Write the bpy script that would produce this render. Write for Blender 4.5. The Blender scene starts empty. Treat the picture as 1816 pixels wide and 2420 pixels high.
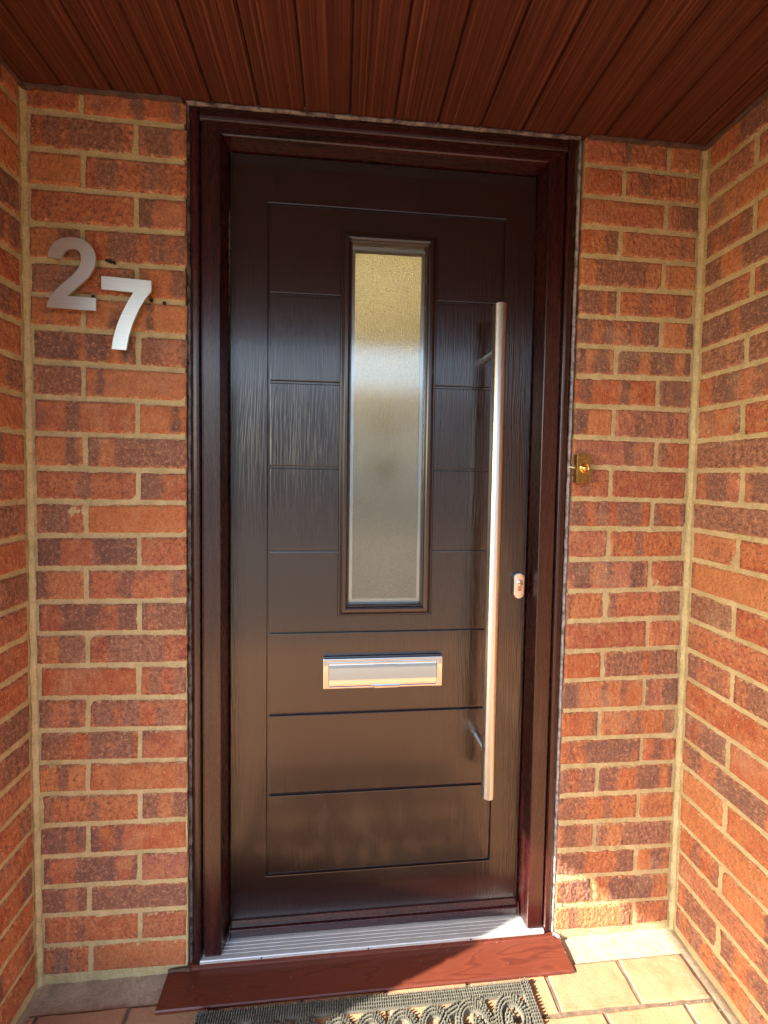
import bpy, bmesh, math, random
from mathutils import Vector, Matrix, noise
random.seed(7)
scene = bpy.context.scene
COL = scene.collection
R = math.radians

# ------------------------------------------------------------------ camera
cam_d = bpy.data.cameras.new("camera"); cam = bpy.data.objects.new("camera", cam_d); COL.objects.link(cam)
yaw, pit, rol = -0.083796, -0.037405, -0.013551
rot = Matrix.Rotation(yaw, 3, 'Z') @ Matrix.Rotation(pit, 3, 'X') @ Matrix.Rotation(rol, 3, 'Y')
right, fwd, up = rot.col[0], rot.col[1], rot.col[2]
m3 = Matrix((right, up, -fwd)).transposed()
cam.matrix_world = Matrix.Translation((0.34986, -0.90761, 1.24447)) @ m3.to_4x4()
cam_d.sensor_fit = 'HORIZONTAL'; cam_d.sensor_width = 36.0
cam_d.lens = 909.0 / 1816.0 * 36.0
cam_d.shift_x = 25.94 / 1816.0; cam_d.shift_y = -54.05 / 1816.0
cam_d.clip_start = 0.02; cam_d.clip_end = 500
scene.camera = cam

# ------------------------------------------------------------------ sky, sun, exposure
SUN = Vector((1.0, 0.29, -0.70)).normalized()          # direction the light travels
tos = -SUN
elev = math.asin(tos.z); azim = math.atan2(tos.x, tos.y)
world = bpy.data.worlds.new("World"); scene.world = world; world.use_nodes = True
nt = world.node_tree; nt.nodes.clear()
sky = nt.nodes.new("ShaderNodeTexSky"); sky.sky_type = 'NISHITA'; sky.sun_disc = False
sky.sun_elevation = elev; sky.sun_rotation = azim; sky.air_density = 1.2; sky.dust_density = 2.2
bg = nt.nodes.new("ShaderNodeBackground"); bg.inputs[1].default_value = 0.15
wo = nt.nodes.new("ShaderNodeOutputWorld")
nt.links.new(sky.outputs[0], bg.inputs[0]); nt.links.new(bg.outputs[0], wo.inputs[0])
sd = bpy.data.lights.new("sun", 'SUN'); sd.energy = 5.0; sd.angle = R(0.5); sd.color = (1.0, 0.91, 0.78)
so = bpy.data.objects.new("sun", sd); COL.objects.link(so)
so.rotation_euler = SUN.to_track_quat('-Z', 'Y').to_euler()
vs = scene.view_settings
vs.view_transform = 'Standard'; vs.look = 'None'; vs.gamma = 1.0; vs.exposure = 2.32; vs.use_curve_mapping = False
cy = scene.cycles
cy.use_denoising = True
cy.max_bounces = 10; cy.diffuse_bounces = 6; cy.glossy_bounces = 4; cy.transmission_bounces = 8
cy.caustics_reflective = False; cy.caustics_refractive = False
cy.sample_clamp_indirect = 6.0

# ------------------------------------------------------------------ material helpers
class NT:
    def __init__(s, name):
        s.m = bpy.data.materials.new(name); s.m.use_nodes = True
        s.t = s.m.node_tree; s.t.nodes.clear()
        s.o = s.n("ShaderNodeOutputMaterial"); s.b = s.n("ShaderNodeBsdfPrincipled")
        s.l(s.b.outputs[0], s.o.inputs[0])
    def n(s, k, **kw):
        x = s.t.nodes.new(k)
        for a, v in kw.items(): setattr(x, a, v)
        return x
    def l(s, a, b): s.t.links.new(a, b)
    def put(s, sock, v):
        if hasattr(v, 'is_output') or isinstance(v, bpy.types.NodeSocket): s.l(v, sock)
        else: sock.default_value = v
    def math(s, op, a, b=0.0, c=None, clamp=False):
        x = s.n("ShaderNodeMath", operation=op, use_clamp=clamp)
        s.put(x.inputs[0], a); s.put(x.inputs[1], b)
        if c is not None: s.put(x.inputs[2], c)
        return x.outputs[0]
    def comb(s, x, y, z):
        c = s.n("ShaderNodeCombineXYZ")
        s.put(c.inputs[0], x); s.put(c.inputs[1], y); s.put(c.inputs[2], z)
        return c.outputs[0]
    def sep(s, v):
        c = s.n("ShaderNodeSeparateXYZ"); s.l(v, c.inputs[0]); return c.outputs
    def noise(s, v, scale, detail=2.0, rough=0.5, dist=0.0, col=False):
        x = s.n("ShaderNodeTexNoise"); s.l(v, x.inputs['Vector'])
        x.inputs['Scale'].default_value = scale; x.inputs['Detail'].default_value = detail
        x.inputs['Roughness'].default_value = rough; x.inputs['Distortion'].default_value = dist
        return x.outputs['Color' if col else 'Fac']
    def voro(s, v, scale, feat='F1'):
        x = s.n("ShaderNodeTexVoronoi", feature=feat); s.l(v, x.inputs['Vector']); x.inputs['Scale'].default_value = scale
        return x.outputs['Distance']
    def ramp(s, f, stops, interp='LINEAR'):
        x = s.n("ShaderNodeValToRGB"); x.color_ramp.interpolation = interp
        e = x.color_ramp.elements
        while len(e) < len(stops): e.new(0.5)
        for i, (p, c) in enumerate(stops):
            e[i].position = p
            if not isinstance(c, (tuple, list)): c = (c, c, c)
            e[i].color = (c[0], c[1], c[2], 1)
        s.put(x.inputs[0], f); return x.outputs[0]
    def mix(s, f, a, b, mode='MIX'):
        x = s.n("ShaderNodeMix", data_type='RGBA', blend_type=mode)
        s.put(x.inputs[0], f)
        for i, v in ((6, a), (7, b)):
            if isinstance(v, (tuple, list)): x.inputs[i].default_value = (v[0], v[1], v[2], 1)
            else: s.l(v, x.inputs[i])
        return x.outputs[2]
    def step(s, v, a, b):
        x = s.n("ShaderNodeMapRange", interpolation_type='SMOOTHSTEP')
        s.put(x.inputs[0], v); s.put(x.inputs[1], a); s.put(x.inputs[2], b); return x.outputs[0]
    def bump(s, h, strength, dist, prev=None):
        x = s.n("ShaderNodeBump"); x.inputs['Strength'].default_value = strength; x.inputs['Distance'].default_value = dist
        s.l(h, x.inputs['Height'])
        if prev is not None: s.l(prev, x.inputs['Normal'])
        return x.outputs[0]
    def set(s, color=None, rough=None, metal=None, spec=None, normal=None, **kw):
        b = s.b.inputs
        if color is not None:
            if isinstance(color, tuple): b['Base Color'].default_value = (*color, 1)
            else: s.l(color, b['Base Color'])
        if rough is not None: s.put(b['Roughness'], rough)
        if metal is not None: s.put(b['Metallic'], metal)
        if spec is not None: s.put(b['Specular IOR Level'], spec)
        if normal is not None: s.l(normal, b['Normal'])
        for k, v in kw.items(): s.put(b[k.replace('_', ' ')], v)
        return s.m
    def obj(s): return s.n("ShaderNodeTexCoord").outputs['Object']
    def pos(s): return s.n("ShaderNodeNewGeometry").outputs['Position']
    def rnd(s): return s.n("ShaderNodeObjectInfo").outputs['Random']
    def hashes(s):
        r = s.rnd(); w = s.n("ShaderNodeTexWhiteNoise", noise_dimensions='1D'); s.l(r, w.inputs['W'])
        return r, s.sep(w.outputs['Color'])

def mat_brick():
    t = NT("brick_clay"); o = t.obj(); p_ = t.pos(); r, h = t.hashes(); x, y, z = t.sep(o)
    rz = t.math('MULTIPLY', r, 91.0); rx = t.math('MULTIPLY', r, 53.0)
    # ragged coordinate so that the band edges are uneven
    wob = t.noise(o, 160, 2, .6)
    xs = t.math('MULTIPLY_ADD', wob, 0.006, x)
    xs = t.math('ADD', xs, t.math('MULTIPLY', y, 0.8))
    band = t.noise(t.comb(t.math('MULTIPLY_ADD', xs, 20.0, rx), t.math('MULTIPLY', z, .6), rz), 1.0, 0.0, .4)
    cloud = t.noise(t.comb(t.math('ADD', x, rx), y, t.math('ADD', z, rz)), 28, 3, .6)
    thr = t.math('MULTIPLY_ADD', h[0], 0.36, 0.26)
    bandm = t.step(t.math('MULTIPLY_ADD', t.math('SUBTRACT', cloud, .5), .25, band), t.math('SUBTRACT', thr, .06), t.math('ADD', thr, .07))
    bandm = t.math('SUBTRACT', 1.0, bandm)
    red = t.ramp(h[1], [(0.0, (.33, .095, .054)), (.18, (.43, .138, .070)), (.36, (.39, .100, .042)), (.54, (.48, .185, .075)), (.70, (.37, .142, .098)), (.85, (.45, .128, .047)), (1.0, (.52, .215, .088))])
    red = t.mix(t.ramp(cloud, [(.4, 0.0), (.7, .7)]), red, (.55, .240, .105))
    dark = t.ramp(h[2], [(0.0, (.165, .086, .067)), (.35, (.215, .112, .083)), (.7, (.265, .122, .076)), (1.0, (.31, .155, .10))])
    dark = t.mix(t.ramp(cloud, [(.45, 0.0), (.75, .55)]), dark, (.34, .165, .105))
    # rims of the brick burn redder
    az = t.math('ABSOLUTE', z)
    rim = t.step(t.math('MULTIPLY_ADD', wob, .016, az), .0335, .041)
    bandm = t.math('MULTIPLY', bandm, t.math('SUBTRACT', 1.0, t.math('MULTIPLY', rim, .75)))
    c = t.mix(bandm, red, dark)
    # grit: dark pits and pale grains
    pit2 = t.noise(t.comb(t.math('ADD', x, rz), y, t.math('ADD', z, rx)), 105, 4, .72)
    k1 = t.math('MULTIPLY_ADD', h[2], .9, .25, clamp=True)
    c = t.mix(t.math('MULTIPLY', t.ramp(pit2, [(.36, .85), (.49, 0.0)]), k1), c, (.13, .058, .044))
    k2 = t.math('MULTIPLY_ADD', h[0], 1.0, .2, clamp=True)
    c = t.mix(t.math('MULTIPLY', t.ramp(pit2, [(.53, 0.0), (.66, .8)]), k2), c, (.58, .275, .155))
    stain = t.noise(p_, 5.5, 4, .65)
    c = t.mix(t.ramp(stain, [(.56, 0.0), (.74, .45)]), c, (.50, .36, .22))
    c = t.mix(t.ramp(stain, [(.26, .45), (.42, 0.0)]), c, (.12, .060, .045))
    pit = t.noise(t.comb(t.math('ADD', x, rx), y, t.math('ADD', z, rz)), 330, 3, .7)
    c = t.mix(t.ramp(pit, [(.30, .75), (.47, 0.0)]), c, (.085, .03, .022))
    c = t.mix(t.ramp(pit, [(.56, 0.0), (.72, .55)]), c, (.60, .30, .15))
    vs_ = t.voro(t.comb(t.math('ADD', x, rx), y, t.math('ADD', z, rz)), 85)
    c = t.mix(t.ramp(vs_, [(.09, .6), (.16, 0.0)]), c, (.62, .42, .26))
    # thin smears of mortar
    sm = t.noise(t.comb(t.math('ADD', x, rz), y, t.math('ADD', z, rx)), 60, 4, .78)
    smr = t.math('MULTIPLY', t.step(t.math('MULTIPLY_ADD', rim, .19, sm), .64, .76), .8)
    c = t.mix(smr, c, (.52, .39, .20))
    hh = t.noise(o, 150, 3, .65)
    st = t.noise(t.comb(t.math('ADD', x, rx), t.math('MULTIPLY', y, 1.0), t.math('MULTIPLY_ADD', z, .55, rz)), 120, 2, .5)
    hh = t.math('ADD', t.math('MULTIPLY', hh, .5), t.math('MULTIPLY', st, 1.1))
    n1 = t.bump(hh, .8, 0.0045)
    return t.set(c, .92, spec=.2, normal=n1)

def mat_mortar(name="mortar_buff", col=((.46, .370, .180), (.64, .525, .290))):
    t = NT(name); p = t.pos()
    n1 = t.noise(p, 22, 4, .65); n2 = t.noise(p, 420, 2, .6)
    c = t.ramp(n1, [(.3, col[0]), (.7, col[1])])
    c = t.mix(t.ramp(n2, [(.3, .5), (.5, 0.0)]), c, (.27, .21, .12))
    c = t.mix(t.ramp(t.noise(p, 130, 3, .7), [(.33, .5), (.46, 0.0)]), c, (.33, .27, .16))
    c = t.mix(t.ramp(t.noise(p, 48, 4, .75), [(.26, .6), (.36, 0.0)]), c, (.20, .165, .115))
    c = t.mix(t.ramp(t.noise(p, 7, 2), [(.55, 0.0), (.75, .35)]), c, (.40, .33, .21))
    hh = t.math('ADD', t.noise(p, 230, 3, .7), t.math('MULTIPLY', t.noise(p, 80, 3, .6), 1.5))
    return t.set(c, .95, spec=.15, normal=t.bump(hh, .7, .003))

def mat_leaf(name="door_skin_rosewood", grain=1.0):
    t = NT(name); p = t.pos(); x, y, z = t.sep(p)
    warp = t.noise(t.comb(t.math('MULTIPLY', x, 7.0), 0.0, t.math('MULTIPLY', z, 1.0)), 1.0, 2, .5)
    u = t.math('MULTIPLY_ADD', warp, .07, x)
    fib = t.noise(t.comb(t.math('MULTIPLY', u, 250.0), 0.0, t.math('MULTIPLY', z, 7.0)), 1.0, 2, .55)
    fine = t.noise(t.comb(t.math('MULTIPLY', u, 620.0), 0.0, t.math('MULTIPLY', z, 24.0)), 1.0, 2, .6)
    rib = t.ramp(fib, [(.40, 0.0), (.58, 1.0)])
    hh = t.math('ADD', t.math('MULTIPLY', rib, 1.0), t.math('MULTIPLY', fine, .5))
    c = t.mix(fine, (.0085, .0024, .0019), (.016, .0046, .0034))
    n = t.bump(hh, .36 * grain, .0011) if grain else None
    return t.set(c, t.math('MULTIPLY_ADD', fine, .08, .21), spec=.8, normal=n, Coat_Weight=.34, Coat_Roughness=.12, Coat_IOR=1.5)

def mat_foil(axis, name, dark=(.006, .0016, .0016), lite=(.055, .0080, .0062)):
    t = NT(name); p = t.pos(); x, y, z = t.sep(p)
    if axis == 'z': a, b, l = x, y, z
    elif axis == 'x': a, b, l = z, y, x
    else: a, b, l = x, z, y
    w = t.noise(t.comb(t.math('MULTIPLY', a, 9.0), t.math('MULTIPLY', b, 9.0), t.math('MULTIPLY', l, 1.6)), 1.0, 2, .5)
    ua = t.math('MULTIPLY_ADD', w, .12, a)
    s1 = t.noise(t.comb(t.math('MULTIPLY', ua, 85.0), t.math('MULTIPLY', b, 85.0), t.math('MULTIPLY', l, 1.8)), 1.0, 3, .6)
    s2 = t.noise(t.comb(t.math('MULTIPLY', ua, 700.0), t.math('MULTIPLY', b, 700.0), t.math('MULTIPLY', l, 30.0)), 1.0, 2, .6)
    c = t.ramp(s1, [(.30, dark), (.52, tuple((d + e) / 2 for d, e in zip(dark, lite))), (.72, lite)])
    c = t.mix(t.ramp(s2, [(.34, .6), (.5, 0.0)]), c, dark)
    return t.set(c, t.math('MULTIPLY_ADD', s2, .14, .20), spec=.6, normal=t.bump(s2, .28, .0006), Coat_Weight=.15, Coat_Roughness=.15)

def mat_sill():
    t = NT("sill_foil"); p = t.pos(); x, y, z = t.sep(p)
    w = t.noise(t.comb(t.math('MULTIPLY', x, 2.4), t.math('MULTIPLY', y, 22.0), 0.3), 1.0, 2, .45)
    ring = t.math('SINE', t.math('MULTIPLY', w, 62.0))
    c = t.ramp(ring, [(.0, (.112, .027, .0145)), (.6, (.128, .031, .0165)), (.88, (.114, .027, .0145)), (1.0, (.086, .0195, .011))])
    s2 = t.noise(t.comb(t.math('MULTIPLY', x, 25.0), t.math('MULTIPLY', y, 500.0), 0.0), 1.0, 2, .6)
    c = t.mix(t.ramp(s2, [(.35, .3), (.5, 0.0)]), c, (.08, .017, .010))
    d = t.voro(p, 60); c = t.mix(t.ramp(d, [(.03, .8), (.05, 0.0)]), c, (.6, .5, .42))
    return t.set(c, .36, spec=.5)

def mat_board():
    t = NT("ceiling_board_sapele"); p = t.pos(); x, y, z = t.sep(p); r, h = t.hashes()
    xo = t.math('MULTIPLY_ADD', r, 3.0, x)
    w = t.noise(t.comb(t.math('MULTIPLY', xo, 6.0), t.math('MULTIPLY', y, 1.2), 0.0), 1.0, 2, .5)
    u = t.math('MULTIPLY_ADD', w, .012, xo)
    s1 = t.noise(t.comb(t.math('MULTIPLY', u, 175.0), t.math('MULTIPLY', y, .6), 0.0), 1.0, 3, .6)
    s2 = t.noise(t.comb(t.math('MULTIPLY', u, 520.0), t.math('MULTIPLY', y, 9.0), 0.0), 1.0, 2, .6)
    s3 = t.noise(t.comb(t.math('MULTIPLY', u, 36.0), t.math('MULTIPLY', y, .5), 4.0), 1.0, 1, .5)
    c = t.ramp(s1, [(.34, (.038, .0105, .0062)), (.45, (.072, .0195, .0105)), (.53, (.105, .0300, .0160)), (.61, (.155, .052, .029)), (.70, (.27, .110, .064))])
    c = t.mix(t.ramp(s3, [(.35, .25), (.6, 0.0)]), c, (.035, .009, .006))
    c = t.mix(t.ramp(s2, [(.34, .5), (.5, 0.0)]), c, (.045, .009, .005))
    hh = t.math('ADD', t.math('MULTIPLY', s2, .4), s1)
    return t.set(c, t.math('MULTIPLY_ADD', s2, .15, .34), spec=.45, normal=t.bump(hh, .25, .0008))

def mat_plain(name, col, rough=.5, metal=0.0, spec=.5, var=.0, scale=40, bump=0.0, bscale=300):
    t = NT(name); p = t.pos()
    n = t.noise(p, scale, 3, .6)
    c = t.mix(t.ramp(n, [(.3, 0.0), (.7, 1.0)]), tuple(k * (1 - var) for k in col), tuple(min(1, k * (1 + var)) for k in col))
    nn = t.bump(t.noise(p, bscale, 2, .6), bump, .001) if bump else None
    return t.set(c, rough, metal, spec, nn)

def mat_brushed(name, col, rough, axis, aniso=0.0, metal=1.0):
    t = NT(name); p = t.pos(); x, y, z = t.sep(p)
    k = [900.0, 900.0, 900.0]; k['xyz'.index(axis)] = 14.0
    s = t.noise(t.comb(t.math('MULTIPLY', x, k[0]), t.math('MULTIPLY', y, k[1]), t.math('MULTIPLY', z, k[2])), 1.0, 2, .6)
    c = t.mix(s, tuple(q * .80 for q in col), tuple(min(1, q * 1.12) for q in col))
    m = t.set(c, t.math('MULTIPLY_ADD', s, .12, rough), metal, normal=t.bump(s, .08, .0003))
    if aniso:                              # turned bar: the polish runs round it, so highlights stretch lengthways
        tg = t.n("ShaderNodeTangent", direction_type='RADIAL', axis='Z'); t.l(tg.outputs[0], t.b.inputs['Tangent'])
        t.b.inputs['Anisotropic'].default_value = aniso; t.b.inputs['Anisotropic Rotation'].default_value = .25
    return m

def mat_brass():
    t = NT("aged_brass"); p = t.pos()
    n = t.noise(p, 260, 4, .7)
    c = t.ramp(n, [(.35, (.16, .10, .035)), (.5, (.38, .26, .08)), (.7, (.55, .40, .15))])
    return t.set(c, t.ramp(n, [(.3, .55), (.7, .25)]), t.ramp(n, [(.3, .6), (.5, 1.0)]), normal=t.bump(n, .3, .0008))

def mat_glass(name, rough, bump, sc=1.0, ior=1.48):
    t = NT(name); p = t.pos()
    v = t.voro(p, 240 * sc, 'SMOOTH_F1'); n = t.noise(p, 330 * sc, 3, .65)
    hh = t.math('ADD', t.math('MULTIPLY', v, .8), n)
    return t.set((.97, .98, .95), rough, 0.0, .5, t.bump(hh, bump, .0022), Transmission_Weight=1.0, IOR=ior)

def mat_paver():
    t = NT("clay_paver"); o = t.obj(); p = t.pos(); r, h = t.hashes()
    base = t.ramp(h[0], [(0.0, (.32, .145, .075)), (.35, (.37, .185, .095)), (.7, (.33, .165, .088)), (1.0, (.39, .180, .085))])
    n = t.noise(p, 18, 4, .65)
    c = t.mix(t.ramp(n, [(.35, 0.0), (.7, .7)]), base, (.44, .29, .165))
    c = t.mix(t.ramp(t.noise(p, 9, 3), [(.5, 0.0), (.75, .5)]), c, (.30, .125, .065))
    c = t.mix(t.ramp(t.noise(p, 4.5, 5, .7), [(.5, 0.0), (.7, .5)]), c, (.26, .17, .11))
    g = t.noise(p, 300, 4, .75)
    c = t.mix(t.ramp(g, [(.32, .6), (.46, 0.0)]), c, (.25, .13, .07))
    d = t.voro(p, 60); c = t.mix(t.ramp(d, [(.045, .8), (.07, 0.0)]), c, (.75, .66, .5))
    return t.set(c, .8, spec=.3, normal=t.bump(t.math('ADD', g, t.noise(p, 90, 3)), .6, .0022))

def mat_drive():
    t = NT("drive_paving"); p = t.pos()
    br = t.n("ShaderNodeTexBrick"); t.l(p, br.inputs['Vector'])
    br.inputs['Scale'].default_value = 5.0; br.inputs['Mortar Size'].default_value = .012
    br.inputs['Color1'].default_value = (.38, .18, .085, 1); br.inputs['Color2'].default_value = (.43, .225, .11, 1)
    br.inputs['Mortar'].default_value = (.30, .21, .12, 1)
    n = t.noise(p, 14, 4, .6)
    c = t.mix(t.ramp(n, [(.35, 0.0), (.75, .6)]), br.outputs['Color'], (.45, .28, .155))
    return t.set(c, .85, spec=.25, normal=t.bump(br.outputs['Fac'], -.5, .004))

def mat_housewall(name, c1, c2, mo):
    t = NT(name); p = t.pos(); x, y, z = t.sep(p)
    br = t.n("ShaderNodeTexBrick"); t.l(t.comb(t.math('ADD', x, y), z, 0.0), br.inputs['Vector'])
    br.inputs['Scale'].default_value = 1.0; br.inputs['Mortar Size'].default_value = .006
    br.inputs['Brick Width'].default_value = .225; br.inputs['Row Height'].default_value = .075
    br.inputs['Color1'].default_value = (*c1, 1); br.inputs['Color2'].default_value = (*c2, 1); br.inputs['Mortar'].default_value = (*mo, 1)
    n = t.noise(p, 30, 4, .7)
    c = t.mix(t.ramp(n, [(.4, 0.0), (.7, .5)]), br.outputs['Color'], (.16, .065, .045))
    return t.set(c, .92, spec=.2, normal=t.bump(br.outputs['Fac'], -.6, .004))

def mat_rubber():
    t = NT("mat_rubber"); p = t.pos()
    n = t.noise(p, 60, 3, .6); f = t.noise(p, 700, 2, .6)
    c = t.ramp(n, [(.3, (.105, .102, .082)), (.7, (.150, .145, .115))])
    c = t.mix(t.ramp(f, [(.5, 0.0), (.75, .5)]), c, (.22, .20, .14))
    return t.set(c, .62, spec=.35, normal=t.bump(f, .3, .0006))

def mat_sealant(name, a, b, rough=.35):
    t = NT(name); p = t.pos()
    n = t.noise(p, 45, 4, .7)
    c = t.ramp(n, [(.38, a), (.58, b)])
    return t.set(c, rough, spec=.5, normal=t.bump(t.noise(p, 120, 3), .4, .002))

M = dict(
    brick=mat_brick(), mortar=mat_mortar(), leaf=mat_leaf(), moulding=mat_leaf('door_moulding_rosewood', 0.0),
    foil_z=mat_foil('z', "frame_foil_upright"), foil_x=mat_foil('x', "frame_foil_level"),
    sill=mat_sill(), board=mat_board(),
    alu=mat_plain("threshold_aluminium", (.68, .70, .69), .36, .5, var=.05, scale=25),
    steel_z=mat_brushed("handle_steel", (.78, .80, .76), .28, 'x', .85),
    steel_x=mat_brushed("number_steel", (.78, .82, .78), .33, 'x', 0.0, .85),
    chrome=mat_plain("polished_steel", (.66, .65, .63), .06, 1.0, var=.02),
    satin=mat_plain("satin_steel", (.72, .75, .74), .28, 1.0, var=.04),
    black=mat_plain("black_plastic", (.012, .012, .012), .5, var=.1),
    seal_top=mat_sealant("sealant_grey", (.05, .035, .032), (.24, .21, .20)),
    seal_left=mat_sealant("sealant_dark", (.012, .010, .012), (.11, .10, .10), .2),
    seal_right=mat_sealant("sealant_white", (.08, .07, .075), (.36, .34, .35)),
    seal_brown=mat_sealant("sealant_brown", (.055, .032, .022), (.10, .058, .040), .6),
    brass=mat_brass(), brass_shine=mat_plain("polished_brass", (.86, .60, .20), .08, 1.0, var=.03),
    cable=mat_plain("cream_cable", (.80, .72, .50), .4, var=.05),
    glass=mat_glass('outer_glass', .06, .035, .9, 2.0), stipple=mat_glass('stippled_glass', .26, .9, 1.1), spacer=mat_brushed("glazing_spacer", (.55, .56, .54), .3, 'z'),
    gasket=mat_plain("glazing_gasket", (.015, .015, .016), .5, var=.1),
    paver=mat_paver(), drive=mat_drive(),
    cement=mat_mortar("floor_cement", ((.33, .245, .165), (.50, .40, .28))),
    rubber=mat_rubber(),
    hole=mat_plain("hole_dark", (.012, .010, .009), .9, var=.3),
    hall=mat_plain("hall_cream_paint", (.76, .68, .43), .8, var=.04, scale=6),
    hallfloor=mat_plain("hall_carpet", (.26, .21, .13), .95, var=.2, scale=60),
    tarmac=mat_plain("tarmac", (.125, .105, .085), .9, var=.3, scale=120),
    asphalt=mat_plain("asphalt", (.055, .055, .055), .9, var=.3, scale=90),
    render=mat_plain("pale_render", (.66, .63, .57), .9, var=.06, scale=5),
    roof=mat_plain("roof_tile", (.16, .12, .10), .9, var=.25, scale=12),
    felt=mat_plain("roof_felt", (.06, .06, .06), .9, var=.25, scale=30),
    grit=mat_plain("grit", (.46, .38, .28), .9, var=.4, scale=300),
    sand=mat_plain("joint_sand", (.13, .09, .06), .95, var=.4, scale=80, bump=.5),
    darkwood=mat_plain("hall_door_wood", (.10, .055, .025), .5, var=.2),
    win=mat_plain("dark_window", (.03, .035, .04), .08, var=.1),
    white=mat_plain("white_paint", (.78, .77, .74), .5, var=.03),
    housewall=mat_housewall("house_brick", (.40, .11, .04), (.20, .075, .05), (.5, .39, .19)),
)

# ------------------------------------------------------------------ mesh helpers
class MB:
    def __init__(s): s.v = []; s.f = []
    def add(s, vs, fs):
        k = len(s.v); s.v += [tuple(q) for q in vs]; s.f += [tuple(i + k for i in f) for f in fs]; return s
    def box(s, x0, x1, y0, y1, z0, z1):
        return s.add([(x0, y0, z0), (x1, y0, z0), (x1, y1, z0), (x0, y1, z0), (x0, y0, z1), (x1, y0, z1), (x1, y1, z1), (x0, y1, z1)],
                     [(0, 3, 2, 1), (4, 5, 6, 7), (0, 1, 5, 4), (1, 2, 6, 5), (2, 3, 7, 6), (3, 0, 4, 7)])
    def prism(s, pts, axis, a, b):
        """polygon pts (two coordinates) swept from a to b along axis"""
        n = len(pts)
        def P(p, t):
            return {'x': (t, p[0], p[1]), 'y': (p[0], t, p[1]), 'z': (p[0], p[1], t)}[axis]
        vs = [P(p, a) for p in pts] + [P(p, b) for p in pts]
        fs = [tuple(range(n))[::-1], tuple(range(n, 2 * n))] + [(i, (i + 1) % n, n + (i + 1) % n, n + i) for i in range(n)]
        return s.add(vs, fs)
    def tube(s, pts, r, seg=16, caps=True, rr=None):
        pts = [Vector(p) for p in pts]; rings = []
        for i, p in enumerate(pts):
            d = (pts[min(i + 1, len(pts) - 1)] - pts[max(i - 1, 0)]).normalized()
            a = d.orthogonal().normalized() if i == 0 else (rings[-1][1] - d * rings[-1][1].dot(d)).normalized()
            b = d.cross(a); q = rr[i] if rr else r
            rings.append(([p + (a * math.cos(2 * math.pi * k / seg) + b * math.sin(2 * math.pi * k / seg)) * q for k in range(seg)], a))
        k0 = len(s.v)
        for rg, _ in rings: s.v += [tuple(v) for v in rg]
        for i in range(len(rings) - 1):
            for k in range(seg):
                a, b = k0 + i * seg + k, k0 + i * seg + (k + 1) % seg
                s.f.append((a, b, b + seg, a + seg))
        if caps:
            s.f.append(tuple(k0 + k for k in range(seg))[::-1]); e = k0 + (len(rings) - 1) * seg
            s.f.append(tuple(e + k for k in range(seg)))
        return s
    def lathe(s, prof, origin, axis='y', seg=24):
        """prof: (radius, offset along axis)"""
        k0 = len(s.v)
        for r, h in prof:
            for k in range(seg):
                a = 2 * math.pi * k / seg; u, w = r * math.cos(a), r * math.sin(a)
                s.v.append({'y': (origin[0] + u, origin[1] + h, origin[2] + w), 'z': (origin[0] + u, origin[1] + w, origin[2] + h)}[axis])
        for i in range(len(prof) - 1):
            for k in range(seg):
                a, b = k0 + i * seg + k, k0 + i * seg + (k + 1) % seg
                s.f.append((a, b, b + seg, a + seg))
        s.f.append(tuple(k0 + k for k in range(seg))[::-1]); e = k0 + (len(prof) - 1) * seg
        s.f.append(tuple(e + k for k in range(seg)))
        return s
    def mesh(s, name, bevel=0.0, seg=1, smooth=False):
        me = bpy.data.meshes.new(name); me.from_pydata(s.v, [], s.f)
        bm = bmesh.new(); bm.from_mesh(me)
        bmesh.ops.recalc_face_normals(bm, faces=bm.faces)
        if bevel:
            bmesh.ops.bevel(bm, geom=[e for e in bm.edges if len(e.link_faces) == 2 and e.calc_face_angle(0) > .35], offset=bevel, segments=seg, affect='EDGES', profile=.6, clamp_overlap=True)
        if smooth:
            for f in bm.faces: f.smooth = True
            for e in bm.edges:
                if len(e.link_faces) == 2 and e.calc_face_angle(0) > .7: e.smooth = False
        bm.to_mesh(me); bm.free(); return me

def link(name, me, mat, parent=None, **props):
    o = bpy.data.objects.new(name, me); COL.objects.link(o)
    if me is not None and mat is not None and not me.materials: me.materials.append(mat)
    o.parent = parent
    for k, v in props.items(): o[k] = v
    return o
def build(mb, name, mat, parent=None, bevel=0.0, seg=1, smooth=False, **props):
    return link(name, mb.mesh(name, bevel, seg, smooth), mat, parent, **props)
def thing(name, label, cat, loc=(0, 0, 0), group=None):
    o = bpy.data.objects.new(name, None); COL.objects.link(o); o.empty_display_size = .1
    o["label"] = label; o["category"] = cat; o["kind"] = "thing"
    if group: o["group"] = group
    return o

# ------------------------------------------------------------------ measures (metres); front brick face is y = 0
XL, XR = -0.3341, 1.2380            # inner faces of the two side walls
ZF, ZC = 0.050, 2.060               # floor, ceiling
Y_PIER = -0.308                     # outer end of the short wall on the left
Y_RIGHT = -1.13                     # outer end of the long wall on the right
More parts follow.
